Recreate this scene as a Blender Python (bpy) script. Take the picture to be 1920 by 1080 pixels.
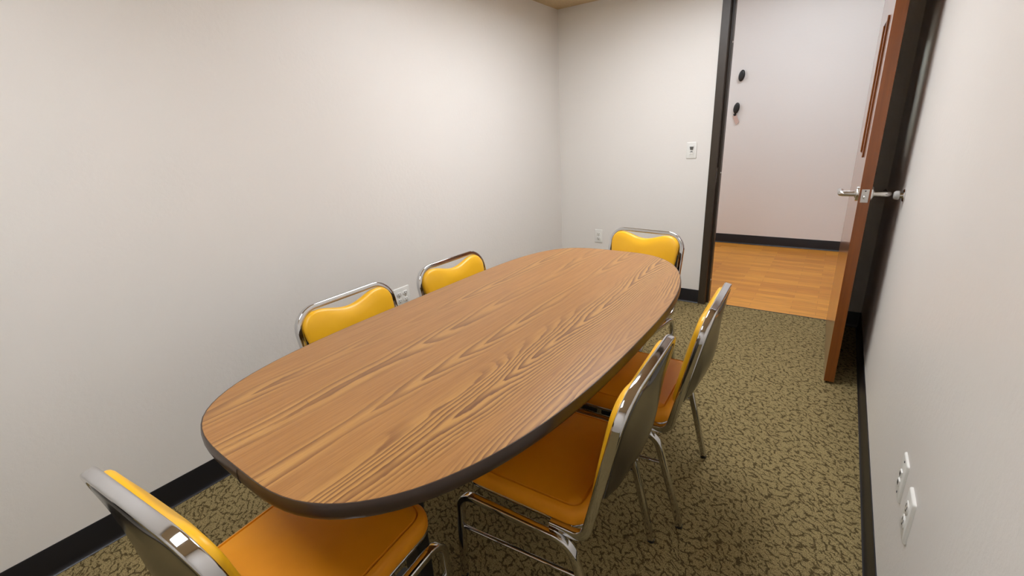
import bpy, bmesh, math, random
from mathutils import Vector, Matrix
import numpy as np
random.seed(7)
for o in list(bpy.data.objects): bpy.data.objects.remove(o)
SC = bpy.context.scene
C = SC.collection
PI = math.pi

# ------------------------------------------------------------------ camera, world, lights, exposure
CAM_H, YAW, PITCH, ROLL, FPX = 1.3206, -0.63022, -0.32512, -0.0558, 844.7
_cy, _sy, _cp, _sp = math.cos(YAW), math.sin(YAW), math.cos(PITCH), math.sin(PITCH)
_f = Vector((_sy*_cp, _cy*_cp, _sp)); _r = Vector((_cy, -_sy, 0)); _u = _r.cross(_f)
_c, _s = math.cos(ROLL), math.sin(ROLL)
_R = _c*_r + _s*_u; _U = -_s*_r + _c*_u
cam_data = bpy.data.cameras.new('camera'); cam = bpy.data.objects.new('camera', cam_data); C.objects.link(cam)
cam_data.sensor_width = 36.0; cam_data.lens = FPX/1920*36.0
cam_data.clip_start = 0.02
M = Matrix(((_R.x, _U.x, -_f.x, 0.0), (_R.y, _U.y, -_f.y, 0.0), (_R.z, _U.z, -_f.z, CAM_H), (0, 0, 0, 1)))
cam.matrix_world = M
SC.camera = cam
w = bpy.data.worlds.new('world'); SC.world = w; w.use_nodes = True
w.node_tree.nodes['Background'].inputs[0].default_value = (1, .97, .92, 1)
w.node_tree.nodes['Background'].inputs[1].default_value = 0.05
SC.view_settings.view_transform = 'Standard'; SC.view_settings.look = 'None'
SC.view_settings.exposure = 0.0; SC.view_settings.gamma = 1.0; SC.view_settings.use_curve_mapping = False
ROOM_LIGHT = (0.97, 1.0, 1.06); ROOM_POWER = 16.0       # emission of the troffer diffusers
HALL_LIGHT = (0.93, 0.98, 1.03); HALL_POWER = 11.2

# ------------------------------------------------------------------ dimensions
XL, XR, YB, YF = -1.9774, 0.2446, 3.5195, -1.1         # left, right, back wall, wall behind the viewer
HC = 2.232                                             # room ceiling
YH = 5.6644                                            # far wall of the hall
HB = 0.1055                                            # vinyl base height
TJ = -0.7688                                           # outer edge of the door trim
JL, JR = -0.7175, 0.112                                # inner faces of the jambs
DH = 2.10                                             # opening height
WT = 0.135                                             # wall thickness

# ------------------------------------------------------------------ material helpers
def new_mat(name):
    m = bpy.data.materials.new(name); m.use_nodes = True
    return m, m.node_tree, m.node_tree.nodes['Principled BSDF']
def node(nt, t, **kw):
    n = nt.nodes.new(t)
    for k, v in kw.items():
        if k.startswith('i_'):
            key = k[2:]
            key = int(key) if key.isdigit() else key.replace('_', ' ')
            n.inputs[key].default_value = v
        else: setattr(n, k, v)
    return n
def math_n(nt, op, a, b=None, c=None):
    n = nt.nodes.new('ShaderNodeMath'); n.operation = op
    for i, v in enumerate((a, b, c)):
        if v is None: continue
        if isinstance(v, (int, float)): n.inputs[i].default_value = v
        else: nt.links.new(v, n.inputs[i])
    return n.outputs[0]
def ramp(nt, fac, stops, interp='LINEAR'):
    n = nt.nodes.new('ShaderNodeValToRGB'); n.color_ramp.interpolation = interp
    els = n.color_ramp.elements
    while len(els) < len(stops): els.new(0.5)
    for e, (p, c) in zip(els, stops): e.position = p; e.color = (*c, 1)
    nt.links.new(fac, n.inputs[0]); return n.outputs[0]
def obj_coord(nt, scale=(1, 1, 1), rot=(0, 0, 0), loc=(0, 0, 0)):
    t = nt.nodes.new('ShaderNodeTexCoord'); mp = nt.nodes.new('ShaderNodeMapping')
    mp.inputs['Scale'].default_value = scale; mp.inputs['Rotation'].default_value = rot; mp.inputs['Location'].default_value = loc
    nt.links.new(t.outputs['Object'], mp.inputs[0]); return mp.outputs[0]
def mixc(nt, fac, a, b, mode='MIX'):
    n = nt.nodes.new('ShaderNodeMix'); n.data_type = 'RGBA'; n.blend_type = mode
    if isinstance(fac, (int, float)): n.inputs[0].default_value = fac
    else: nt.links.new(fac, n.inputs[0])
    for i, v in ((6, a), (7, b)):
        if isinstance(v, tuple): n.inputs[i].default_value = (*v, 1)
        else: nt.links.new(v, n.inputs[i])
    return n.outputs[2]
def bump(nt, p, height, strength, dist=0.002):
    b = nt.nodes.new('ShaderNodeBump'); b.inputs['Strength'].default_value = strength; b.inputs['Distance'].default_value = dist
    nt.links.new(height, b.inputs['Height']); nt.links.new(b.outputs[0], p.inputs['Normal'])
def simple(name, col, rough, metal=0.0, var=0.04, scale=30, bmp=0.0, spec=0.5, coat=0.0):
    m, nt, p = new_mat(name)
    co = obj_coord(nt)
    n = node(nt, 'ShaderNodeTexNoise', i_Scale=scale, i_Detail=3.0); nt.links.new(co, n.inputs['Vector'])
    lo = tuple(max(0, c*(1-var)) for c in col); hi = tuple(min(1, c*(1+var)) for c in col)
    nt.links.new(ramp(nt, n.outputs[0], [(0.3, lo), (0.7, hi)]), p.inputs['Base Color'])
    p.inputs['Roughness'].default_value = rough; p.inputs['Metallic'].default_value = metal
    p.inputs['Specular IOR Level'].default_value = spec
    p.inputs['Coat Weight'].default_value = coat
    if bmp: bump(nt, p, n.outputs[0], bmp)
    return m

def wall_mat(name, col, rough=0.42):
    m, nt, p = new_mat(name)
    co = obj_coord(nt)
    n = node(nt, 'ShaderNodeTexNoise', i_Scale=55.0, i_Detail=4.0, i_Roughness=0.6); nt.links.new(co, n.inputs['Vector'])
    n2 = node(nt, 'ShaderNodeTexNoise', i_Scale=1.3, i_Detail=2.0); nt.links.new(co, n2.inputs['Vector'])
    nt.links.new(ramp(nt, n2.outputs[0], [(0.3, tuple(c*.985 for c in col)), (0.7, col)]), p.inputs['Base Color'])
    p.inputs['Roughness'].default_value = rough
    bump(nt, p, n.outputs[0], 0.35, 0.0025)
    return m
M_wall = wall_mat('warm_white_paint', (0.81, 0.778, 0.728))
M_hallwall = wall_mat('hall_paint', (0.80, 0.775, 0.765))
M_ceil = simple('ceiling_tile', (0.60, 0.45, 0.26), 0.9, var=0.08, scale=60, bmp=0.3)
M_base = simple('black_vinyl_base', (0.006, 0.006, 0.009), 0.38, var=0.1, scale=8)
M_frame = simple('bronze_frame_paint', (0.040, 0.028, 0.017), 0.42, var=0.06, scale=20)
M_chrome = simple('chrome', (0.62, 0.62, 0.63), 0.06, metal=1.0, var=0.03, scale=14)
M_satin = simple('satin_chrome', (0.66, 0.65, 0.63), 0.22, metal=1.0, var=0.04, scale=40)
M_plate = simple('white_plastic', (0.80, 0.79, 0.74), 0.35, var=0.01)
M_slot = simple('dark_slot', (0.03, 0.028, 0.025), 0.6)
M_black = simple('black_plastic', (0.012, 0.012, 0.013), 0.4)
M_panel = simple('dark_back_vinyl', (0.024, 0.019, 0.014), 0.18, var=0.12, scale=25, spec=0.5)
M_tmold = simple('brown_edge_vinyl', (0.040, 0.024, 0.017), 0.30, var=0.12, scale=30)
M_diff = None

def vinyl_mat(name, c0, c1, rough=0.36, spec=0.5):
    m, nt, p = new_mat(name)
    co = obj_coord(nt)
    n = node(nt, 'ShaderNodeTexNoise', i_Scale=420.0, i_Detail=2.0); nt.links.new(co, n.inputs['Vector'])
    n2 = node(nt, 'ShaderNodeTexNoise', i_Scale=9.0, i_Detail=3.0); nt.links.new(co, n2.inputs['Vector'])
    nt.links.new(ramp(nt, n2.outputs[0], [(0.3, c0), (0.7, c1)]), p.inputs['Base Color'])
    p.inputs['Roughness'].default_value = rough; p.inputs['Specular IOR Level'].default_value = spec
    bump(nt, p, n.outputs[0], 0.12, 0.0006)
    return m
M_vinyl = vinyl_mat('yellow_vinyl', (0.80, 0.415, 0.010), (0.85, 0.455, 0.016))
M_seat = vinyl_mat('orange_vinyl', (0.74, 0.275, 0.004), (0.80, 0.305, 0.006), 0.50, 0.32)

def laminate_mat():
    m, nt, p = new_mat('oak_laminate')
    co = obj_coord(nt)
    sep = node(nt, 'ShaderNodeSeparateXYZ'); nt.links.new(co, sep.inputs[0])
    x, y = sep.outputs[0], sep.outputs[1]
    wn = node(nt, 'ShaderNodeTexNoise', i_Scale=1.0, i_Detail=2.0); nt.links.new(obj_coord(nt, (3.5, 2.2, 1)), wn.inputs['Vector'])
    xw = math_n(nt, 'ADD', x, math_n(nt, 'MULTIPLY', math_n(nt, 'SUBTRACT', wn.outputs[0], 0.5), 0.045))
    # arch axes across the board: distance to the nearest one
    dist = None
    for xa, wgt in ((.235, 1.0), (.055, 1.15), (-.115, 1.0), (-.27, 1.1), (.40, 1.2)):
        d = math_n(nt, 'MULTIPLY', math_n(nt, 'ABSOLUTE', math_n(nt, 'SUBTRACT', xw, xa)), wgt)
        dist = d if dist is None else math_n(nt, 'SMOOTH_MIN', dist, d, 0.01)
    ax = math_n(nt, 'MULTIPLY', math_n(nt, 'POWER', math_n(nt, 'MAXIMUM', dist, 0.0), 1.3), 165.0)
    fn = node(nt, 'ShaderNodeTexNoise', i_Scale=1.0, i_Detail=1.0, i_Roughness=0.4); nt.links.new(obj_coord(nt, (5.0, 1.7, 1), loc=(4.2, 1.3, 0)), fn.inputs['Vector'])
    wig = node(nt, 'ShaderNodeTexNoise', i_Scale=1.0, i_Detail=3.0, i_Roughness=0.6); nt.links.new(obj_coord(nt, (50, 9.0, 1)), wig.inputs['Vector'])
    tot = math_n(nt, 'ADD', math_n(nt, 'ADD', ax, math_n(nt, 'MULTIPLY', y, -7.0)),
                 math_n(nt, 'ADD', math_n(nt, 'MULTIPLY', fn.outputs[0], 10.0), math_n(nt, 'MULTIPLY', wig.outputs[0], 0.9)))
    side = ramp(nt, math_n(nt, 'ADD', x, 0.5), [(0.0, (.52, .52, .52)), (0.60, (.55, .55, .55)), (0.68, (1, 1, 1))])
    tot = math_n(nt, 'MULTIPLY', tot, side)
    ring = math_n(nt, 'FRACT', tot)
    line = ramp(nt, ring, [(0.0, (0, 0, 0)), (0.30, (.04, .04, .04)), (0.72, (.7, .7, .7)), (0.90, (1, 1, 1)), (1.0, (0, 0, 0))])
    po = node(nt, 'ShaderNodeTexNoise', i_Scale=1.0, i_Detail=3.0, i_Roughness=0.7); nt.links.new(obj_coord(nt, (480, 22, 1)), po.inputs['Vector'])
    po2 = node(nt, 'ShaderNodeTexNoise', i_Scale=1.0, i_Detail=3.0, i_Roughness=0.6); nt.links.new(obj_coord(nt, (150, 4, 1), loc=(3, 7, 0)), po2.inputs['Vector'])
    pf = ramp(nt, po.outputs[0], [(0.38, (0, 0, 0)), (0.66, (1, 1, 1))])
    pf2 = ramp(nt, po2.outputs[0], [(0.36, (0, 0, 0)), (0.64, (1, 1, 1))])
    ms = node(nt, 'ShaderNodeTexNoise', i_Scale=1.0, i_Detail=2.0); nt.links.new(obj_coord(nt, (4.5, 1.6, 1), loc=(2.3, .9, 0)), ms.inputs['Vector'])
    near_a = ramp(nt, dist, [(0.0, (1, 1, 1)), (0.026, (1, 1, 1)), (0.050, (.10, .10, .10))])
    near_b = ramp(nt, dist, [(0.0, (1, 1, 1)), (0.045, (1, 1, 1)), (0.085, (.32, .32, .32))])
    near = mixc(nt, ramp(nt, math_n(nt, 'ADD', x, 0.5), [(0.60, (0, 0, 0)), (0.68, (1, 1, 1))]), near_a, near_b)
    # figure is boldest along the right-hand axis
    bold = ramp(nt, math_n(nt, 'ADD', math_n(nt, 'MULTIPLY', x, 1.0), 0.5), [(0.15, (.72, .72, .72)), (0.60, (.78, .78, .78)), (0.70, (1, 1, 1))])
    mask = math_n(nt, 'MULTIPLY', math_n(nt, 'MULTIPLY', near, bold), ramp(nt, ms.outputs[0], [(0.36, (.22, .22, .22)), (0.52, (1, 1, 1))]))
    lf = math_n(nt, 'MULTIPLY', line, mask)
    base = mixc(nt, pf2, (0.385, 0.180, 0.052), (0.305, 0.132, 0.034))
    light = mixc(nt, math_n(nt, 'MULTIPLY', math_n(nt, 'SUBTRACT', 1.0, line), math_n(nt, 'MULTIPLY', mask, 0.65)), base, (0.53, 0.285, 0.078))
    dark = mixc(nt, math_n(nt, 'MULTIPLY', lf, 0.92), light, (0.120, 0.045, 0.016))
    colr = mixc(nt, math_n(nt, 'MULTIPLY', pf, 0.22), dark, (0.15, 0.065, 0.028))
    nt.links.new(colr, p.inputs['Base Color'])
    p.inputs['Roughness'].default_value = 0.36
    bump(nt, p, po.outputs[0], 0.08, 0.0004)
    return m
M_lam = laminate_mat()

def carpet_mat():
    m, nt, p = new_mat('patterned_carpet')
    co = obj_coord(nt, rot=(0, 0, math.radians(38)))
    wn = node(nt, 'ShaderNodeTexNoise', i_Scale=14.0, i_Detail=3.0, i_Roughness=0.6); nt.links.new(co, wn.inputs['Vector'])
    off = node(nt, 'ShaderNodeVectorMath', operation='MULTIPLY_ADD'); nt.links.new(wn.outputs['Color'], off.inputs[0])
    off.inputs[1].default_value = (0.075, 0.075, 0); nt.links.new(co, off.inputs[2])
    def squig(scale, loc, w0, w1):
        mp = nt.nodes.new('ShaderNodeMapping'); mp.inputs['Scale'].default_value = scale; mp.inputs['Location'].default_value = loc
        nt.links.new(off.outputs[0], mp.inputs[0])
        vo = node(nt, 'ShaderNodeTexVoronoi', feature='DISTANCE_TO_EDGE', i_Scale=1.0); vo.voronoi_dimensions = '2D'
        nt.links.new(mp.outputs[0], vo.inputs['Vector'])
        return ramp(nt, vo.outputs['Distance'], [(0.0, (1, 1, 1)), (w0, (1, 1, 1)), (w1, (0, 0, 0))])
    l1 = squig((23, 48, 1), (0, 0, 0), 0.055, 0.15)
    brk = node(nt, 'ShaderNodeTexNoise', i_Scale=60.0, i_Detail=2.0); nt.links.new(co, brk.inputs['Vector'])
    bm_ = ramp(nt, brk.outputs[0], [(0.42, (0.0, 0.0, 0.0)), (0.50, (1, 1, 1))])
    spk = node(nt, 'ShaderNodeTexNoise', i_Scale=1.0, i_Detail=3.0, i_Roughness=0.65); nt.links.new(obj_coord(nt, (95, 165, 1), rot=(0, 0, math.radians(38))), spk.inputs['Vector'])
    sp = ramp(nt, spk.outputs[0], [(0.56, (0, 0, 0)), (0.66, (.75, .75, .75))])
    lin = math_n(nt, 'MAXIMUM', math_n(nt, 'MULTIPLY', l1, bm_), sp)
    fuzz = node(nt, 'ShaderNodeTexNoise', i_Scale=330.0, i_Detail=2.0); nt.links.new(co, fuzz.inputs['Vector'])
    ff = ramp(nt, fuzz.outputs[0], [(0.30, (0, 0, 0)), (0.70, (1, 1, 1))])
    base = mixc(nt, ff, (0.130, 0.094, 0.036), (0.47, 0.365, 0.170))
    darkc = mixc(nt, ff, (0.030, 0.020, 0.007), (0.095, 0.065, 0.025))
    nt.links.new(mixc(nt, math_n(nt, 'MULTIPLY', lin, 0.88), base, darkc), p.inputs['Base Color'])
    p.inputs['Roughness'].default_value = 0.95; p.inputs['Specular IOR Level'].default_value = 0.1
    h = math_n(nt, 'ADD', math_n(nt, 'MULTIPLY', fuzz.outputs[0], 0.6), math_n(nt, 'MULTIPLY', math_n(nt, 'SUBTRACT', 1.0, lin), 0.6))
    bump(nt, p, h, 0.8, 0.004)
    return m
M_carpet = carpet_mat()

def plank_mat():
    m, nt, p = new_mat('hall_plank_floor')
    co = obj_coord(nt)
    br = node(nt, 'ShaderNodeTexBrick', i_Scale=1.0); nt.links.new(co, br.inputs['Vector'])
    br.offset = 0.37; br.inputs['Brick Width'].default_value = 0.42; br.inputs['Row Height'].default_value = 0.066
    br.inputs['Mortar Size'].default_value = 0.0008; br.inputs['Color1'].default_value = (0.66, 0.285, 0.040, 1); br.inputs['Color2'].default_value = (0.50, 0.185, 0.024, 1)
    br.inputs['Mortar'].default_value = (0.33, 0.12, 0.03, 1); br.inputs['Bias'].default_value = -0.15
    n = node(nt, 'ShaderNodeTexNoise', i_Scale=1.0, i_Detail=4.0); nt.links.new(obj_coord(nt, (5, 60, 1)), n.inputs['Vector'])
    g = ramp(nt, n.outputs[0], [(0.3, (0.80, 0.80, 0.80)), (0.7, (1.1, 1.1, 1.1))])
    nt.links.new(mixc(nt, 1.0, br.outputs[0], g, 'MULTIPLY'), p.inputs['Base Color'])
    p.inputs['Roughness'].default_value = 0.42; p.inputs['Specular IOR Level'].default_value = 0.3
    return m
M_plank = plank_mat()

def doorwood_mat():
    m, nt, p = new_mat('stained_door_wood')
    n = node(nt, 'ShaderNodeTexNoise', i_Scale=1.0, i_Detail=4.0, i_Roughness=0.6); nt.links.new(obj_coord(nt, (50, 50, 2.0)), n.inputs['Vector'])
    nt.links.new(ramp(nt, n.outputs[0], [(0.3, (0.165, 0.040, 0.003)), (0.7, (0.245, 0.066, 0.005))]), p.inputs['Base Color'])
    p.inputs['Roughness'].default_value = 0.28; p.inputs['Coat Weight'].default_value = 0.8; p.inputs['Coat Roughness'].default_value = 0.12
    return m
M_door = doorwood_mat()
def emis(name, col, power):
    m, nt, p = new_mat(name)
    nt.nodes.remove(p); e = node(nt, 'ShaderNodeEmission'); e.inputs[0].default_value = (*col, 1); e.inputs[1].default_value = power
    nt.links.new(e.outputs[0], nt.nodes['Material Output'].inputs[0]); return m
M_roomlamp = emis('room_diffuser', ROOM_LIGHT, ROOM_POWER)
M_halllamp = emis('hall_diffuser', HALL_LIGHT, HALL_POWER)
def glass_mat():
    m, nt, p = new_mat('clear_door_glass')
    tr = node(nt, 'ShaderNodeBsdfTransparent'); tr.inputs[0].default_value = (.90, .93, .91, 1)
    gl = node(nt, 'ShaderNodeBsdfGlossy'); gl.inputs['Roughness'].default_value = 0.02
    fr = node(nt, 'ShaderNodeFresnel', i_IOR=1.45); mx = node(nt, 'ShaderNodeMixShader')
    nt.links.new(fr.outputs[0], mx.inputs[0]); nt.links.new(tr.outputs[0], mx.inputs[1]); nt.links.new(gl.outputs[0], mx.inputs[2])
    nt.links.new(mx.outputs[0], nt.nodes['Material Output'].inputs[0]); return m
M_glass = glass_mat()

# ------------------------------------------------------------------ mesh helpers
def link(name, bm, mat, parent=None, smooth=True, loc=None, bevel=0.0, kind=None, angle=35):
    me = bpy.data.meshes.new(name)
    bmesh.ops.recalc_face_normals(bm, faces=bm.faces)
    bm.to_mesh(me); bm.free()
    me.materials.append(mat)
    o = bpy.data.objects.new(name, me); C.objects.link(o)
    if parent: o.parent = parent
    if loc: o.location = loc
    if smooth:
        for f in me.polygons: f.use_smooth = True
        me.set_sharp_from_angle(angle=math.radians(angle))
    if bevel:
        b = o.modifiers.new('bevel', 'BEVEL'); b.width = bevel; b.segments = 3; b.limit_method = 'ANGLE'; b.angle_limit = math.radians(40)
    if kind: o['kind'] = kind
    return o
def box(bm, x0, x1, y0, y1, z0, z1):
    vs = [bm.verts.new((x, y, z)) for x in (x0, x1) for y in (y0, y1) for z in (z0, z1)]
    for f in ((0, 1, 3, 2), (4, 6, 7, 5), (0, 4, 5, 1), (2, 3, 7, 6), (0, 2, 6, 4), (1, 5, 7, 3)):
        bm.faces.new([vs[i] for i in f])
def boxbm(*b):
    bm = bmesh.new()
    for q in b: box(bm, *q)
    return bm
def cyl(bm, a, b, r0, r1=None, seg=20, cap=True):
    a, b = Vector(a), Vector(b); r1 = r0 if r1 is None else r1
    t = (b-a).normalized(); n = t.orthogonal().normalized(); m = t.cross(n)
    A = [bm.verts.new(a + r0*(math.cos(2*PI*i/seg)*n + math.sin(2*PI*i/seg)*m)) for i in range(seg)]
    B = [bm.verts.new(b + r1*(math.cos(2*PI*i/seg)*n + math.sin(2*PI*i/seg)*m)) for i in range(seg)]
    for i in range(seg): bm.faces.new((A[i], A[(i+1) % seg], B[(i+1) % seg], B[i]))
    if cap: bm.faces.new(A[::-1]); bm.faces.new(B)
def lathe(bm, origin, axis, prof, seg=28):
    """prof: list of (distance along axis, radius)"""
    o = Vector(origin); t = Vector(axis).normalized(); n = t.orthogonal().normalized(); m = t.cross(n)
    rings = []
    for d, r in prof:
        rings.append([bm.verts.new(o + t*d + max(r, 1e-5)*(math.cos(2*PI*i/seg)*n + math.sin(2*PI*i/seg)*m)) for i in range(seg)])
    for A, B in zip(rings, rings[1:]):
        for i in range(seg): bm.faces.new((A[i], A[(i+1) % seg], B[(i+1) % seg], B[i]))
    bm.faces.new(rings[0][::-1]); bm.faces.new(rings[-1])
def round_corners(pts, r, n=8):
    """polyline of Vectors with corners replaced by arcs; r is a number or list per inner point"""
    pts = [Vector(p) for p in pts]; out = [pts[0]]
    for i in range(1, len(pts)-1):
        rr = r[i-1] if isinstance(r, (list, tuple)) else r
        a = (pts[i-1]-pts[i]).normalized(); b = (pts[i+1]-pts[i]).normalized()
        ang = a.angle(b); d = rr/math.tan(ang/2)
        p0 = pts[i]+a*d; p1 = pts[i]+b*d
        bis = (a+b).normalized(); c = pts[i]+bis*(rr/math.sin(ang/2))
        v0 = p0-c; v1 = p1-c; th = v0.angle(v1); ax = v0.cross(v1).normalized()
        for k in range(n+1): out.append(c + Matrix.Rotation(th*k/n, 3, ax) @ v0)
    out.append(pts[-1]); return out
def rrect(wd, ht, r, n=4):
    """rounded rectangle profile as (u,v)"""
    out = []
    for sx, sy, a0 in ((1, 1, 0), (-1, 1, 90), (-1, -1, 180), (1, -1, 270)):
        for k in range(n+1):
            a = math.radians(a0+90*k/n)
            out.append((sx*(wd/2-r)+r*math.cos(a), sy*(ht/2-r)+r*math.sin(a)))
    return out
def sweep(bm, path, prof, u0, closed=False, cap=True):
    """sweep profile along path; u0 = direction of profile u at the start (parallel transported)"""
    n = len(path); T = []
    for i in range(n):
        a = path[i-1] if (i > 0 or closed) else path[i]; b = path[(i+1) % n] if (i < n-1 or closed) else path[i]
        T.append((b-a).normalized())
    u = Vector(u0); rings = []
    prev = T[0]
    for i in range(n):
        q = prev.rotation_difference(T[i]); u = q @ u; u = (u - T[i]*u.dot(T[i])).normalized(); prev = T[i]
        v = T[i].cross(u)
        rings.append([bm.verts.new(path[i] + u*pu + v*pv) for pu, pv in prof])
    k = len(prof)
    pairs = list(zip(rings, rings[1:])) + ([(rings[-1], rings[0])] if closed else [])
    for A, B in pairs:
        for i in range(k): bm.faces.new((A[i], A[(i+1) % k], B[(i+1) % k], B[i]))
    if cap and not closed: bm.faces.new(rings[0][::-1]); bm.faces.new(rings[-1])
def loft(bm, rings, cap0=True, cap1=True):
    R = [[bm.verts.new(p) for p in r] for r in rings]
    for A, B in zip(R, R[1:]):
        k = len(A)
        for i in range(k): bm.faces.new((A[i], A[(i+1) % k], B[(i+1) % k], B[i]))
    if cap0: bm.faces.new(R[0][::-1])
    if cap1: bm.faces.new(R[-1])
def thing(name, label, cat, loc=(0, 0, 0), rz=0.0, group=None):
    o = bpy.data.objects.new(name, None); C.objects.link(o); o.empty_display_size = 0.1
    o.location = loc; o.rotation_euler = (0, 0, rz); o['label'] = label; o['category'] = cat
    if group: o['group'] = group
    return o

# ------------------------------------------------------------------ room shell
def struct(name, bm, mat, smooth=False, bevel=0.0, parent=None, label=None):
    o = link(name, bm, mat, parent, smooth=smooth, bevel=bevel)
    if not parent: o['kind'] = 'structure'
    if label: o['label'] = label
    return o
struct('floor', boxbm((XL-.1, XR+.1, YF-.1, 3.5667, -.05, 0)), M_carpet, label='olive and brown patterned carpet in the meeting room')
struct('floor_hall', boxbm((-4.0, 3.0, 3.5667, YH+.1, -.05, 0)), M_plank, label='orange-brown strip plank floor beyond the doorway')
struct('trim_threshold', boxbm((JL, JR, 3.563, 3.571, -.001, .0022)), M_slot, label='thin dark seam strip where carpet meets the plank floor')
struct('wall_left', boxbm((XL-.1, XL, YF-.1, YB+WT, 0, HC+.3)), M_wall, label='bare warm white wall left of the table')
struct('wall_right', boxbm((XR, XR+.1, YF-.1, YB+WT, 0, HC+.3)), M_wall, label='bare warm white wall close at the right')
struct('wall_back', boxbm((XL, TJ+.012, YB, YB+WT, 0, HC+.3), (JR+.038, XR, YB, YB+WT, 0, HC+.3), (TJ+.012, JR+.038, YB, YB+WT, DH+.04, HC+.3)), M_wall, label='warm white end wall with the doorway')
struct('wall_front', boxbm((XL, XR, YF-.1, YF, 0, HC+.3)), M_wall)
def troffer(name, label, x0, x1, y0, y1, z, mat):
    t = thing(name, label, 'light', ((x0+x1)/2, (y0+y1)/2, z), 0)
    cx, cy = (x0+x1)/2, (y0+y1)/2; hx, hy = (x1-x0)/2, (y1-y0)/2
    bm = bmesh.new(); fr = .022
    for a in ((-hx-fr, -hx, -hy-fr, hy+fr), (hx, hx+fr, -hy-fr, hy+fr), (-hx, hx, -hy-fr, -hy), (-hx, hx, hy, hy+fr)):
        box(bm, a[0], a[1], a[2], a[3], -.006, .075)
    link('fixture_frame', bm, M_plate, t, smooth=False)
    link('diffuser', boxbm((-hx, hx, -hy, hy, .055, .062)), mat, t, smooth=False)
    return t
# ceiling with real openings for the recessed troffer and the added fill light
LX0, LX1, L1Y0, L1Y1, L2Y0, L2Y1 = -1.17, -0.57, 1.60, 2.80, -0.40, 0.30
bm = bmesh.new()
F = .022
for a in ((XL, LX0-F, YF, YB), (LX1+F, XR, YF, YB), (LX0-F, LX1+F, YF, L2Y0-F), (LX0-F, LX1+F, L2Y1+F, L1Y0-F), (LX0-F, LX1+F, L1Y1+F, YB)):
    box(bm, a[0], a[1], a[2], a[3], HC, HC+.02)
struct('ceiling', bm, M_ceil)
troffer('ceiling_light', 'recessed rectangular ceiling light above the far half of the table', LX0, LX1, L1Y0, L1Y1, HC, M_roomlamp)
troffer('ceiling_light', 'smaller square fill light, unseen, added in the ceiling above the near end of the table', LX0, LX1, L2Y0, L2Y1, HC, M_roomlamp)  # added fill light, out of view, brightens the near left wall
# hall
struct('wall_hall_back', boxbm((-4.0, 3.0, YH, YH+.1, 0, 2.75)), M_hallwall, label='pinkish white hallway wall beyond the doorway')
struct('wall_hall_left', boxbm((-4.1, -4.0, YB+WT, YH, 0, 2.75)), M_hallwall)
struct('wall_hall_right', boxbm((3.0, 3.1, YB+WT, YH, 0, 2.75)), M_hallwall)
struct('wall_hall_front', boxbm((-4.0, XL-.1, YB+WT-.1, YB+WT, 0, 2.75), (XR+.1, 3.0, YB+WT-.1, YB+WT, 0, 2.75), (XL-.1, XR+.1, YB+WT-.06, YB+WT-.001, HC+.3, 2.75)), M_hallwall)
struct('ceiling_hall', boxbm((-4.0, 3.0, YB+WT-.06, YH, 2.75, 2.77)), M_plate)
def hall_lamp(x, y, label):
    t = thing('hall_ceiling_light', label, 'light', (x, y, 2.748), 0, 'hallway ceiling panels')
    link('fixture_frame', boxbm((-.64, .64, -.34, -.30, -.05, .0), (-.64, .64, .30, .34, -.05, .0), (-.64, -.60, -.3, .3, -.05, .0), (.60, .64, -.3, .3, -.05, .0)), M_plate, t, smooth=False)
    link('diffuser', boxbm((-.60, .60, -.30, .30, -.045, -.035)), M_halllamp, t, smooth=False)
hall_lamp(-0.3, 4.45, 'flat bright ceiling panel in the hallway opposite the doorway')
hall_lamp(-2.7, 4.45, 'flat bright ceiling panel in the hallway, left of the doorway')

# cove base: profile (distance from wall, height)
COVE = [(0, 0), (.014, 0), (.0145, .0015), (.011, .004), (.0075, .010), (.0055, .020), (.0045, HB-.004), (.003, HB), (0, HB)]
def cove(name, p0, p1, nrm, label):
    bm = bmesh.new(); p0 = Vector((*p0, 0)); p1 = Vector((*p1, 0)); n = Vector((*nrm, 0))
    loft(bm, [[p + n*d + Vector((0, 0, h)) for d, h in COVE] for p in (p0, p1)])
    return struct(name, bm, M_base, smooth=True, label=label)
cove('baseboard_left', (XL, YF), (XL, YB), (1, 0), 'black vinyl cove base along the left wall')
cove('baseboard_right', (XR, YF), (XR, YB), (-1, 0), 'black vinyl cove base along the right wall')
cove('baseboard_back', (XL, YB), (TJ, YB), (0, -1), 'black vinyl cove base between the corner and the door frame')
cove('baseboard_back_right', (JR+.055, YB), (XR, YB), (0, -1), 'short black vinyl base behind the open door')
cove('baseboard_hall', (-4.0, YH), (3.0, YH), (0, -1), 'black vinyl base along the hallway wall')

# door frame (hollow metal): jambs with stops, face trims
def jamb_profile(s):
    # plan outline (x outwards from opening = +, y): face at room side, stop in the middle
    yf, yb = YB-.014, YB+WT+.014
    return [(0, yf), (.0505, yf), (.0505, YB+.0), (.013, YB), (.013, YB+WT), (.0505, YB+WT), (.0505, yb), (0, yb), (0, YB+.098), (-.016, YB+.098), (-.016, YB+.044), (0, YB+.044)]
bm = bmesh.new()
for s, xj in ((-1, JL), (1, JR)):
    loft(bm, [[Vector((xj+s*d, y, z)) for d, y in jamb_profile(s)] for z in (0, DH+.0)])
loft(bm, [[Vector((x, y, DH+d)) for d, y in jamb_profile(1)] for x in (JL-.0505, JR+.0505)])
frame = struct('trim_1', bm, M_frame, bevel=0.002, label='dark bronze metal door frame with narrow flat face')
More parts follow.
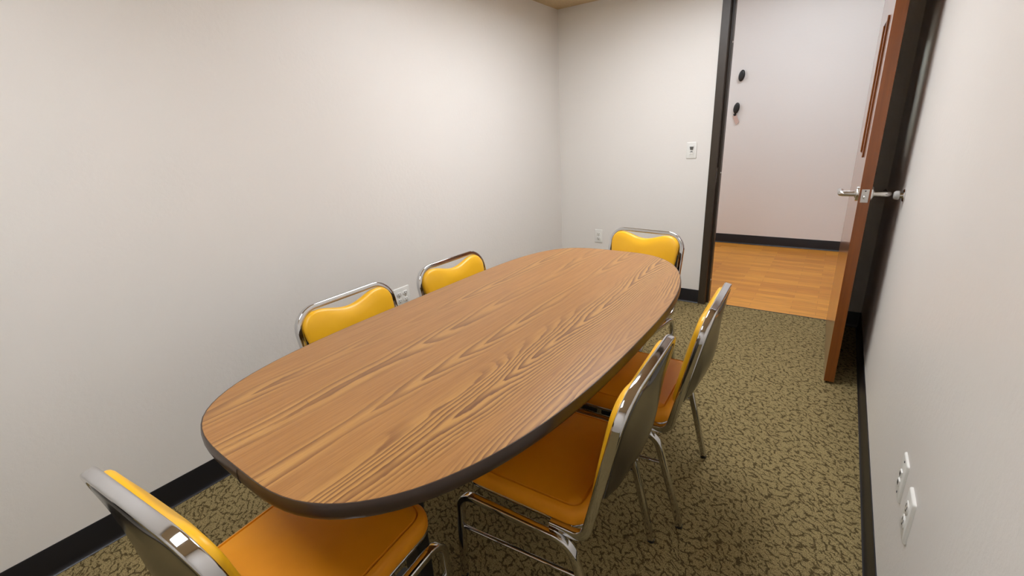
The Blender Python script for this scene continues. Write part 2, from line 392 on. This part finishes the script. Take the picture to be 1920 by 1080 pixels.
# strike plate and bumper dots on the left jamb
bm = boxbm((JL, JL+.0015, YB+.008, YB+.036, .93, 1.03)); st = link('strike_plate', bm, M_satin, frame, smooth=False, bevel=.0008); st['label'] = 'satin metal strike plate'
for z in (.185, .99, 1.83):
    bm = bmesh.new(); lathe(bm, (JL+.016, YB+.060, z), (1, 0, 0), [(0, .006), (.003, .006), (.0045, .003)], 14)
    o = link('bumper', bm, M_plate, frame); o['label'] = 'small pale rubber bumper on the jamb'

# ------------------------------------------------------------------ door leaf, swung open about 91 degrees
DW, DT = 0.876, 0.044
hx0, hy0, TH = 0.0655, YB-.018, -0.0231
door = bpy.data.objects.new('door_1', None); C.objects.link(door); door.empty_display_size = .2
door.location = (hx0, hy0, 0)
# local: -Y runs from hinge to leading edge, x=0 is the hall-side face, x=DT the room-side face
door.rotation_euler = (0, 0, -TH)
door['kind'] = 'structure'; door['label'] = 'orange-brown wooden door standing open with a narrow vertical glass slot'
LY0, LY1, LZ0, LZ1 = -.66, -.48, 1.15, 1.72       # lite opening
bm = bmesh.new()
def ring_faces(bm, xa):
    pass
z0, z1 = .012, 2.090
for a in ((-DW, LY0, z0, z1), (LY1, 0, z0, z1), (LY0, LY1, z0, LZ0), (LY0, LY1, LZ1, z1)):
    box(bm, 0, DT, a[0], a[1], a[2], a[3])
bmesh.ops.remove_doubles(bm, verts=bm.verts, dist=1e-5)
leaf = link('door_leaf', bm, M_door, door, smooth=False)
bm = bmesh.new()
for xs in ((-.007, .0), (DT, DT+.007)):
    f = .018
    for a in ((LY0-f, LY0, LZ0-f, LZ1+f), (LY1, LY1+f, LZ0-f, LZ1+f), (LY0, LY1, LZ0-f, LZ0), (LY0, LY1, LZ1, LZ1+f)):
        box(bm, xs[0], xs[1], a[0], a[1], a[2], a[3])
lf = link('glass_frame', bm, M_door, door, smooth=False, bevel=.002)
link('glass_pane', boxbm((DT/2-.003, DT/2+.003, LY0-.002, LY1+.002, LZ0-.002, LZ1+.002)), M_glass, lf, smooth=False)
LZ = 0.976; LYC = -DW+.066
o = link('latch_plate', boxbm((DT/2-.0143, DT/2+.0143, -DW-.0015, -DW+.0005, LZ-.031, LZ+.029)), M_satin, door, smooth=False, bevel=.0007)
bm = bmesh.new(); cyl(bm, (DT/2, -DW-.001, LZ-.006), (DT/2, -DW-.0022, LZ-.006), .0115, .0115, 22)
lathe(bm, (DT/2, -DW-.0015, LZ-.006), (0, -1, 0), [(0, .008), (.009, .0075), (.011, .005)], 18)
link('latch_bolt', bm, M_satin, o)
bm = bmesh.new(); lathe(bm, (DT/2, -DW-.001, LZ+.021), (0, -1, 0), [(0, .0035), (.0015, .003)], 12); link('screw', bm, M_slot, o)
for s, xf in ((-1, 0.0), (1, DT)):
    bm = bmesh.new()
    lathe(bm, (xf, LYC, LZ), (s, 0, 0), [(0, .033), (.008, .033), (.010, .031), (.0105, .019), (.014, .019), (.0145, .0125), (.040, .0125)])
    path = round_corners([(xf+s*.03, LYC, LZ), (xf+s*.068, LYC, LZ), (xf+s*.068, LYC+.112, LZ)], .0135, 8)
    sweep(bm, [Vector(p) for p in path], [(0.0125*math.cos(2*PI*k/16), .0125*math.sin(2*PI*k/16)) for k in range(16)], (0, 0, 1))
    h = link('lever_handle', bm, M_satin, door, angle=50)
    h['label'] = 'satin chrome lever handle on the hallway face' if s < 0 else 'satin chrome lever handle on the wall side face'
for z in (.25, 1.02, 1.80):
    bm = bmesh.new(); lathe(bm, (DT+.006, .006, z-.055), (0, 0, 1), [(0, .004), (.002, .007), (.108, .007), (.110, .004)], 16)
    box(bm, DT-.03, DT+.004, -.0005, .0015, z-.052, z+.052)
    link('hinge', bm, M_satin, door)
# wall bumper that the lever would meet
t = thing('door_stop', 'small round chrome door stop on the right wall behind the lever', 'door stop', (XR, 2.60, .985))
bm = bmesh.new(); lathe(bm, (0, 0, 0), (-1, 0, 0), [(0, .027), (.004, .027), (.007, .024), (.008, .012), (.018, .011)]); link('mounting_plate', bm, M_chrome, t)
bm = bmesh.new(); lathe(bm, (-.018, 0, 0), (-1, 0, 0), [(0, .017), (.004, .0195), (.014, .0185), (.020, .014), (.021, .008)]); o = link('bumper', bm, simple('grey_rubber', (.36, .35, .33), .5), t); o['label'] = 'grey rubber bumper'

# ------------------------------------------------------------------ wall plates
def plate_base(t, wd, ht, n=1, th=.0055, sub=None):
    """plate lies in the local XZ plane, faces local -Y"""
    bm = bmesh.new()
    def ring(w_, h_, y): return [Vector((u, y, v)) for u, v in rrect(w_, h_, min(.004, w_/4))]
    loft(bm, [ring(wd, ht, 0), ring(wd, ht, -th*.45), ring(wd-.003, ht-.003, -th*.85), ring(wd-.007, ht-.007, -th)])
    return link('cover_plate', bm, M_plate, t, angle=50)
def receptacle(t, x, z, th):
    bm = bmesh.new(); R = .0172; pts = []
    for k in range(32):
        a = 2*PI*k/32; pts.append((R*math.cos(a), max(-.0142, min(.0142, R*math.sin(a)))))
    loft(bm, [[Vector((x+u, y, z+v)) for u, v in ((q[0]*s, q[1]*s) for q in pts)] for y, s in ((-th+.001, 1), (-th-.0012, 1), (-th-.002, .94))])
    o = link('receptacle', bm, M_plate, t, angle=50)
    bm = bmesh.new()
    for dx, hh in ((-.0064, .0046), (.0064, .0038)): box(bm, x+dx-.0012, x+dx+.0012, -th-.0026, -th-.0015, z+.0035-hh, z+.0035+hh)
    cyl(bm, (x, -th-.0015, z-.0078), (x, -th-.0026, z-.0078), .0027, .0027, 12)
    link('slots', bm, M_slot, o, smooth=False)
def outlet(label, loc, rz, gangs=1, group=None, th=.0055):
    t = thing('wall_outlet', label, 'outlet', loc, rz, group)
    plate_base(t, .070+.046*(gangs-1), .1143, th=th)
    for g in range(gangs):
        x = (g-(gangs-1)/2)*.046
        for z in (.0195, -.0195): receptacle(t, x, z, th)
        bm = bmesh.new(); lathe(bm, (x, -th, 0), (0, -1, 0), [(0, .0033), (.0008, .003), (.001, .001)], 12); link('screw', bm, M_satin, t)
    return t
outlet('white duplex outlet low on the end wall beside the far chair', (-1.6159, YB, .4683), 0)
outlet('white four-socket outlet on the left wall between the two chairs', (XL, 1.6223, .5278-.057), PI/2, 2)
outlet('larger white outlet on the right wall, nearer of the two plates', (XR, 1.1716, .4405), -PI/2, 1, th=.007)
t = thing('jack_plate', 'thin white wall plate with two small jacks on the right wall, farther of two', 'wall plate', (XR, 1.3179, .439), -PI/2)
plate_base(t, .070, .1143)
for z in (.011, -.016):
    bm = boxbm((-.009, .009, -.0085, -.005, z-.008, z+.008)); o = link('jack', bm, M_plate, t, smooth=False, bevel=.0006)
    link('jack_opening', boxbm((-.006, .006, -.0092, -.0084, z-.006, z+.004)), M_slot, o, smooth=False)
for z in (.047, -.047):
    bm = bmesh.new(); lathe(bm, (0, -.0055, z), (0, -1, 0), [(0, .0032), (.0009, .0028)], 12); link('screw', bm, M_slot, t)
t = thing('light_switch', 'white light switch with dark sensor window on the end wall beside the door frame', 'light switch', (-.8967, YB, 1.1535))
plate_base(t, .070, .1143)
o = link('switch_body', boxbm((-.0165, .0165, -.0075, -.005, -.034, .034)), M_plate, t, smooth=False, bevel=.0012)
bm = bmesh.new()   # trapezoid sensor window, wider at the top
loft(bm, [[Vector((u, y, v)) for u, v in ((-.0135, .026), (-.009, .004), (.009, .004), (.0135, .026))] for y in (-.0070, -.0115)])
s_ = link('sensor_window', bm, simple('sensor_lens', (.10, .10, .09), .25), t, smooth=False, bevel=.001); s_['label'] = 'dark grey trapezoid sensor window'
bm = bmesh.new(); loft(bm, [[Vector((u, y, v)) for u, v in ((-.011, -.012), (.011, -.012), (0, -.002))] for y in (-.0070, -.0095)])
link('slide_mark', bm, simple('switch_grey', (.16, .16, .14), .5), t, smooth=False)
link('push_button', boxbm((-.010, .010, -.0105, -.007, -.027, -.015)), M_plate, t, smooth=False, bevel=.0015)

# black oval hooks on the hall wall
def wall_hook(x, z, label):
    t = thing('wall_hook', label, 'hook', (x, YH, z))
    bm = bmesh.new()
    prof = [(0, .012), (.012, .010), (.02, .010)]
    lathe(bm, (-.014, 0, -.004), (0, -1, 0), prof, 18); link('stem', bm, M_black, t)
    bm = bmesh.new()
    rot = Matrix.Rotation(math.radians(8), 3, 'Y')
    def ring(s, y): return [rot @ Vector((.030*s*math.cos(a), 0, .056*s*math.sin(a))) + Vector((0, y, 0)) for a in (2*PI*k/36 for k in range(36))]
    loft(bm, [ring(.80, -.018), ring(.97, -.021), ring(1, -.026), ring(.93, -.032), ring(.6, -.036), ring(.2, -.0375)])
    link('knob', bm, M_black, t, angle=60)
    return t
wall_hook(-.986, 1.791, 'upper black oval hook on the hallway wall')
wall_hook(-1.006, 1.475, 'lower black oval hook on the hallway wall, holding a small tag')
t = thing('hanging_tag', 'small pinkish paper tag hanging below the lower hook', 'tag', (-1.010, YH-.012, 1.41))
bm = bmesh.new()
loft(bm, [[Vector((u, y, v)) for u, v in ((-.030, -.012), (.008, .002), (.040, -.075), (.012, -.105))] for y in (0, -.002)])
link('paper', bm, simple('pink_paper', (.62, .45, .40), .8), t, smooth=False)
bm = bmesh.new(); lathe(bm, (-.008, .004, .0), (0, -1, 0), [(0, .014), (.008, .014), (.012, .009)], 18); link('clip', bm, M_black, t)

# ------------------------------------------------------------------ table
TCX, TCY, TA, TB_, TR = -.8449, 1.1895, .9307, .4401, -.0079
TQ = (4.093, 3.92, 2.87, 2.595)     # corner fullness: left-near, left-far, right-near, right-far
TZ = .74
def outline(inset=0.0, N=160):
    out = []
    for k in range(N):
        a = 2*PI*k/N; c, s = math.cos(a), math.sin(a)
        # blend exponent smoothly round the top
        wx = .5+.5*math.tanh(c*4); wy = .5+.5*math.tanh(s*4)
        n = (TQ[0]*(1-wx)*(1-wy)+TQ[1]*(1-wx)*wy+TQ[2]*wx*(1-wy)+TQ[3]*wx*wy)
        r = (abs(c)**n+abs(s)**n)**(-1/n)
        out.append(Vector(((TB_-inset)*r*c, (TA-inset)*r*s, 0)))
    # respace by arc length
    pts = out+[out[0]]; L = [0]
    for a_, b_ in zip(pts, pts[1:]): L.append(L[-1]+(b_-a_).length)
    res = []; j = 0
    for k in range(N):
        d = L[-1]*k/N
        while L[j+1] < d: j += 1
        f = (d-L[j])/(L[j+1]-L[j]); res.append(pts[j].lerp(pts[j+1], f))
    return res
table = thing('conference_table', 'long boat-shaped wood-grain laminate table with dark brown edge', 'table', (TCX, TCY, 0), TR)
def zr(pts, z): return [Vector((p.x, p.y, z)) for p in pts]
bm = bmesh.new(); ins = .0035
loft(bm, [zr(outline(ins), TZ-.030), zr(outline(ins), TZ-.0008), zr(outline(ins+.0008), TZ)])
link('tabletop', bm, M_lam, table, smooth=False)
bm = bmesh.new()
P = [(ins+.0002, TZ-.0003), (.0018, TZ-.0003), (.0003, TZ-.0035), (-.0012, TZ-.012), (-.0012, TZ-.024), (.0006, TZ-.032), (.004, TZ-.0365), (.012, TZ-.0365), (.012, TZ-.0302), (ins+.0002, TZ-.0302)]
rings = [zr(outline(i), z) for i, z in P]; rings.append(rings[0])
# seam of the edge band near the viewer end: cut a hair-wide groove
tgt = Vector((-.866-TCX, .262-TCY, 0)); base_o = outline(0)
ks = min(range(len(base_o)), key=lambda i: (base_o[i]-tgt).length)
V = [[bm.verts.new(p) for p in r] for r in rings[:-1]]; V.append(V[0]); k = len(base_o)
for A, B in zip(V, V[1:]):
    for i in range(k): bm.faces.new((A[i], A[(i+1) % k], B[(i+1) % k], B[i]))
edge = link('edge_banding', bm, M_tmold, table, angle=50); edge['label'] = 'dark brown moulded edge band'
d = (base_o[(ks+1) % k]-base_o[ks-1]).normalized(); nn = Vector((d.y, -d.x, 0))
bm = bmesh.new(); c0 = base_o[ks]
loft(bm, [[c0 + d*sx*.0011 + nn*o_ + Vector((0, 0, z)) for o_, z in ((-.002, TZ-.0005), (.0006, TZ-.003), (.0022, TZ-.012), (.0022, TZ-.024), (.0006, TZ-.033), (-.004, TZ-.037))] for sx in (-1, 1)])
link('edge_seam', bm, M_slot, edge, smooth=False)
for yy in (-.565, .0275, .605):
    bm = bmesh.new(); box(bm, -.035, .035, yy-.022, yy+.022, .02, TZ-.055); col = link('pedestal_column', bm, M_black, table, smooth=False, bevel=.006)
    bm = bmesh.new(); box(bm, -.20, .20, yy-.05, yy+.05, TZ-.055, TZ-.0302); link('mounting_plate', bm, M_black, table, smooth=False, bevel=.004)
    bm = bmesh.new()
    loft(bm, [[Vector((x, yy+u, .004+v*h)) for u, v in ((-.029, 0), (.029, 0), (.025, 1), (-.025, 1))] for x, h in ((-.115 if yy < -.3 else -.20, .026), (-.05, .040), (.05, .040), (.115 if yy < -.3 else .20, .026))])
    link('foot', bm, M_black, table, smooth=False, bevel=.004)
    for sx in (-1, 1):
        bm = bmesh.new(); cyl(bm, (sx*(.09 if yy < -.3 else .18), yy, 0), (sx*(.09 if yy < -.3 else .18), yy, .008), .018); link('glide', bm, M_black, table)

# ------------------------------------------------------------------ chair (local: faces +Y, origin on the floor)
ZT, YT, YBK, HW = .7945, -.290, -.203, .2188
BZ = .40
lean = Vector((0, YT-YBK, ZT-BZ)).normalized()         # up along the back plane
bn = Vector((1, 0, 0)).cross(lean)                     # normal of back plane
if bn.y < 0: bn = -bn                                  # points forward
def bp(x, t, n=0.0):                                   # back-plane coordinates -> local
    return Vector((x, YBK, BZ)) + lean*t + bn*n
LT = math.hypot(YT-YBK, ZT-BZ)
def saddle(x):                                         # top edge of the pad (in t)
    return LT-.0230 - .026*(0.5+0.5*math.cos(min(1, abs(x)/.122)*PI))**.75
def pad_outline(hw_top, hw_bot, tb, drop=0.0, N=40):
    """closed outline in (x,t): saddle top, rounded shoulders, sides tapering down, rounded bottom"""
    pts = []
    R = .058
    # top from right shoulder to left
    xs0 = hw_top-R
    for k in range(N+1):
        x = xs0-2*xs0*k/N; pts.append((x, saddle(x)-drop))
    cy = saddle(hw_top-R)-drop-R
    for k in range(1, 11):
        a = PI/2+PI/2*k/10; pts.append((-(hw_top-R)+R*math.cos(a), cy+R*math.sin(a)))
    # left side down
    Rb = .045
    for k in range(1, 9):
        f = k/9; pts.append((-(hw_top+(hw_bot-hw_top)*f**1.3), cy+(tb+Rb-cy)*f))
    for k in range(0, 9):
        a = PI+PI/2*k/8; pts.append((-(hw_bot-Rb)+Rb*math.cos(a), tb+Rb+Rb*math.sin(a)))
    for k in range(1, 12):
        pts.append((-(hw_bot-Rb)+2*(hw_bot-Rb)*k/12, tb-.004*math.sin(PI*k/12)))
    for k in range(0, 9):
        a = 1.5*PI+PI/2*k/8; pts.append(((hw_bot-Rb)+Rb*math.cos(a), tb+Rb+Rb*math.sin(a)))
    for k in range(8, 0, -1):
        f = k/9; pts.append(((hw_top+(hw_bot-hw_top)*f**1.3), cy+(tb+Rb-cy)*f))
    for k in range(0, 10):
        a = PI/2*k/10; pts.append(((hw_top-R)+R*math.cos(a), cy+R*math.sin(a)))
    return pts
def inset_outline(pts, d):
    n = len(pts); out = []
    for i in range(n):
        a = pts[i-1]; b = pts[(i+1) % n]; tx, ty = b[0]-a[0], b[1]-a[1]; L = math.hypot(tx, ty)
        out.append((pts[i][0]-ty/L*d, pts[i][1]+tx/L*d))
    return out
def pad_mesh(pts, levels):
    """levels: (inset, normal offset fn(x,t))"""
    bm = bmesh.new()
    loft(bm, [[bp(x, t, fn(x, t)) for x, t in inset_outline(pts, d)] for d, fn in levels], cap0=True, cap1=False)
    return bm
def shade_cap(bm, pts, d, fn):
    """fill the last ring as a grid of quads by shrinking towards a central spine so the face stays domed"""
    pass
def pad_full(pts, edge_levels, fn_face, steps=7):
    """edge_levels then concentric shrinking rings following fn_face so the broad face is smoothly curved"""
    bm = bmesh.new()
    rings = [[bp(x, t, n) for x, t in inset_outline(pts, d)] for d, n in edge_levels]
    dl = edge_levels[-1][0]
    last = inset_outline(pts, dl)
    tmid = (max(t for _, t in last)+min(t for _, t in last))/2-.01
    for s in range(1, steps+1):
        f = 1-s/(steps+.25)
        rg = []
        for x, t in last:
            xx = x*f; tt = tmid+(t-tmid)*f
            rg.append(bp(xx, tt, edge_levels[-1][1]+fn_face(xx, tt)))
        rings.append(rg)
    loft(bm, rings)
    return bm
def make_chair(label):
    t = thing('banquet_chair', label, 'chair')
    # --- seat cushion
    def sring(ix, z, front=.197, back=-.192, hw=.204, r=.058, cr=0.0):
        w_, f_, b_ = hw-ix, front-ix, back+ix; out = []
        for cx, cy, a0, rr in ((w_, f_, 0, r), (-w_, f_, 90, r), (-w_, b_, 180, r*.8), (w_, b_, 270, r*.8)):
            rr = max(.012, rr-ix*.7)
            sx = 1 if cx > 0 else -1; sy = 1 if cy > 0 else -1
            for k in range(9):
                a = math.radians(a0+90*k/8); out.append(Vector((cx-sx*rr+rr*math.cos(a), cy-sy*rr+rr*math.sin(a), z)))
        # extra points along the straights for the crown
        res = []; n = len(out)
        for i in range(n):
            a, b = out[i], out[(i+1) % n]; res.append(a)
            if i % 9 == 8:
                for q in range(1, 8): res.append(a.lerp(b, q/8))
        return res
    bm = bmesh.new()
    rings = [sring(.010, .3885), sring(.003, .390), sring(.0, .397), sring(.0, .413), sring(.003, .4245), sring(.0095, .4325), sring(.0175, .4362), sring(.0200, .4310), sring(.0215, .4310), sring(.0240, .4368)]
    for s in range(1, 8):
        f = s/7.6; ix = .0240+f*.161
        rings.append([Vector((p.x, p.y, .4366+.011*math.sin(min(1, f*1.1)*PI/2))) for p in sring(ix, 0)])
    loft(bm, rings)
    seat = link('seat', bm, M_seat, t, angle=60); seat['label'] = 'orange vinyl seat cushion with a stitched top edge'
    bm = bmesh.new()      # chrome seat pan rim just below the cushion
    loft(bm, [sring(.020, .3785), sring(.004, .3785), sring(.0015, .384), sring(.0035, .3898), sring(.020, .3898)])
    pan = link('seat_pan', bm, M_chrome, t, angle=50); pan['label'] = 'thin chrome rim under the cushion'
    # --- back frame tube: 25 mm deep, 12 mm wide, runs under the seat, up, across and down
    cxw = HW-.010
    path = []
    up = lambda x, tt: bp(x, tt)
    zc = .379
    for sx in (-1,):
        pass
    P0 = Vector((-cxw, -.105, zc)); P1 = Vector((-cxw, YBK+.004, zc)) 
    P2 = up(-cxw, LT-.010); P3 = up(cxw, LT-.010); P4 = Vector((cxw, P1.y, zc)); P5 = Vector((cxw, -.105, zc))
    path = round_corners([P0, P1, P2, P3, P4, P5], [.040, .080, .080, .040], 10)
    bm = bmesh.new(); sweep(bm, path, rrect(.020, .024, .0042, 3), (1, 0, 0))
    link('back_frame', bm, M_chrome, t, angle=40)
    # --- upholstered back pad (front) and dark back panel (rear)
    pts = pad_outline(HW-.0225, .162, .040)
    # outline orientation: right shoulder -> left -> bottom -> right : counter clockwise, inset is to the left
    dome = lambda x, tt: .013*max(0, 1-(x/.17)**2)*max(0, math.sin(PI*max(0, min(1, (tt-.03)/(LT-.03)))))**.7
    fr = [(.003, .0), (.0, .003), (.0, .013), (.0015, .019), (.005, .024), (.011, .0268)]
    bm = pad_full(pts, fr, lambda x, tt: dome(x, tt))
    link('backrest', bm, M_vinyl, t, angle=60)
    pts2 = pad_outline(HW-.021, .155, .045, drop=.006)
    dome2 = lambda x, tt: -(.030*max(0, 1-(x/.19)**2)*math.exp(-((tt-.17)/.12)**2))
    rr = [(.0, -.0005), (.0, -.008), (.003, -.0115), (.010, -.013)]
    bm = pad_full(pts2, rr, dome2)
    pn = link('back_panel', bm, M_panel, t, angle=60); pn['label'] = 'dark glossy brown rear panel of the backrest'
    for sx in (-1, 1):     # black spacers between pad and frame
        bm = bmesh.new()
        A = [(HW-.034, .29), (HW-.019, .283), (HW-.019, .10), (HW-.060, .08), (HW-.056, .16)]
        loft(bm, [[bp(sx*x, tt, n) for x, tt in A] for n in (-.009, .009)])
        link('side_bracket', bm, M_black, t, smooth=False, bevel=.002)
    # --- leg frames: each side is leg, rail, leg
    lw = rrect(.023, .021, .005)
    for sx in (-1, 1):
        xl = sx*.2240; xf = sx*.2068
        zt = .3615
        F0 = Vector((xf, .215, .012)); F1 = Vector((xl, .180, zt)); R1 = Vector((xl, -.165, zt)); R0 = Vector((xf, -.2558, .012))
        full = round_corners([F0, F1, R1, R0], [.058, .060], 12)
        # split into front leg (to the end of its bend), side rail, rear leg
        i1, i2 = 13, len(full)-14
        bm = bmesh.new(); sweep(bm, full[:i1+1], lw, (1, 0, 0)); fl_ = link('leg', bm, M_chrome, t, angle=40)
        bm = bmesh.new(); sweep(bm, full[i1:i2+1], lw, (1, 0, 0)); link('side_rail', bm, M_chrome, t, angle=40)
        bm = bmesh.new(); sweep(bm, full[i2:], lw, (1, 0, 0)); rl_ = link('leg', bm, M_chrome, t, angle=40)
        for leg, pnt in ((fl_, F0), (rl_, R0)):
            bm = bmesh.new(); lathe(bm, (pnt.x, pnt.y, 0), (0, 0, 1), [(0, .010), (.002, .0115), (.013, .0115), (.014, .007)], 18)
            link('foot_glide', bm, M_black, leg)
        def onleg(a, b, z): f = (z-a.z)/(b.z-a.z); return a.lerp(b, f)
        a = onleg(F0, F1, .225); b = onleg(R0, R1, .255)
        bm = bmesh.new(); cyl(bm, a, b, .006, .006, 16); link('stretcher', bm, M_chrome, t)
    for yy in (.10, -.12):
        bm = bmesh.new(); box(bm, -.19, .19, yy-.012, yy+.012, .3655, .3780); link('cross_bar', bm, M_black, t, smooth=False, bevel=.002)
    return t
def children(o): return [c for c in bpy.data.objects if c.parent == o]
def copy_tree(o, parent=None):
    kids = children(o)
    c = o.copy(); C.objects.link(c); c.parent = parent
    for ch in kids: copy_tree(ch, c)
    return c
CH = [
    (-.904, .389, math.radians(5.3), 'yellow vinyl chair at the near end of the table, its dark back towards the viewer'),
    (-.591, .968, math.radians(92.6), 'yellow vinyl chair on the right side of the table, nearer of the two there'),
    (-.547, 1.490, math.radians(92.3), 'yellow vinyl chair on the right side of the table, the one nearer the door'),
    (-.860, 2.132, math.radians(173.0), 'yellow vinyl chair at the far end of the table, in front of the end wall'),
    (-1.176, .936, math.radians(-88.9), 'yellow vinyl chair against the left wall, nearer, left of the four-socket outlet'),
    (-1.157, 1.484, math.radians(-92.1), 'yellow vinyl chair against the left wall, farther, right of the four-socket outlet'),
]
proto = make_chair(CH[0][3])
allc = []
for i, (x, y, a, lab) in enumerate(CH):
    c = proto if i == 0 else copy_tree(proto)
    allc.append((c, x, y, a, lab))
for c, x, y, a, lab in allc:
    c.location = (x, y, 0); c.rotation_euler = (0, 0, a); c['label'] = lab; c['category'] = 'chair'; c['group'] = 'yellow vinyl banquet chairs around the table'
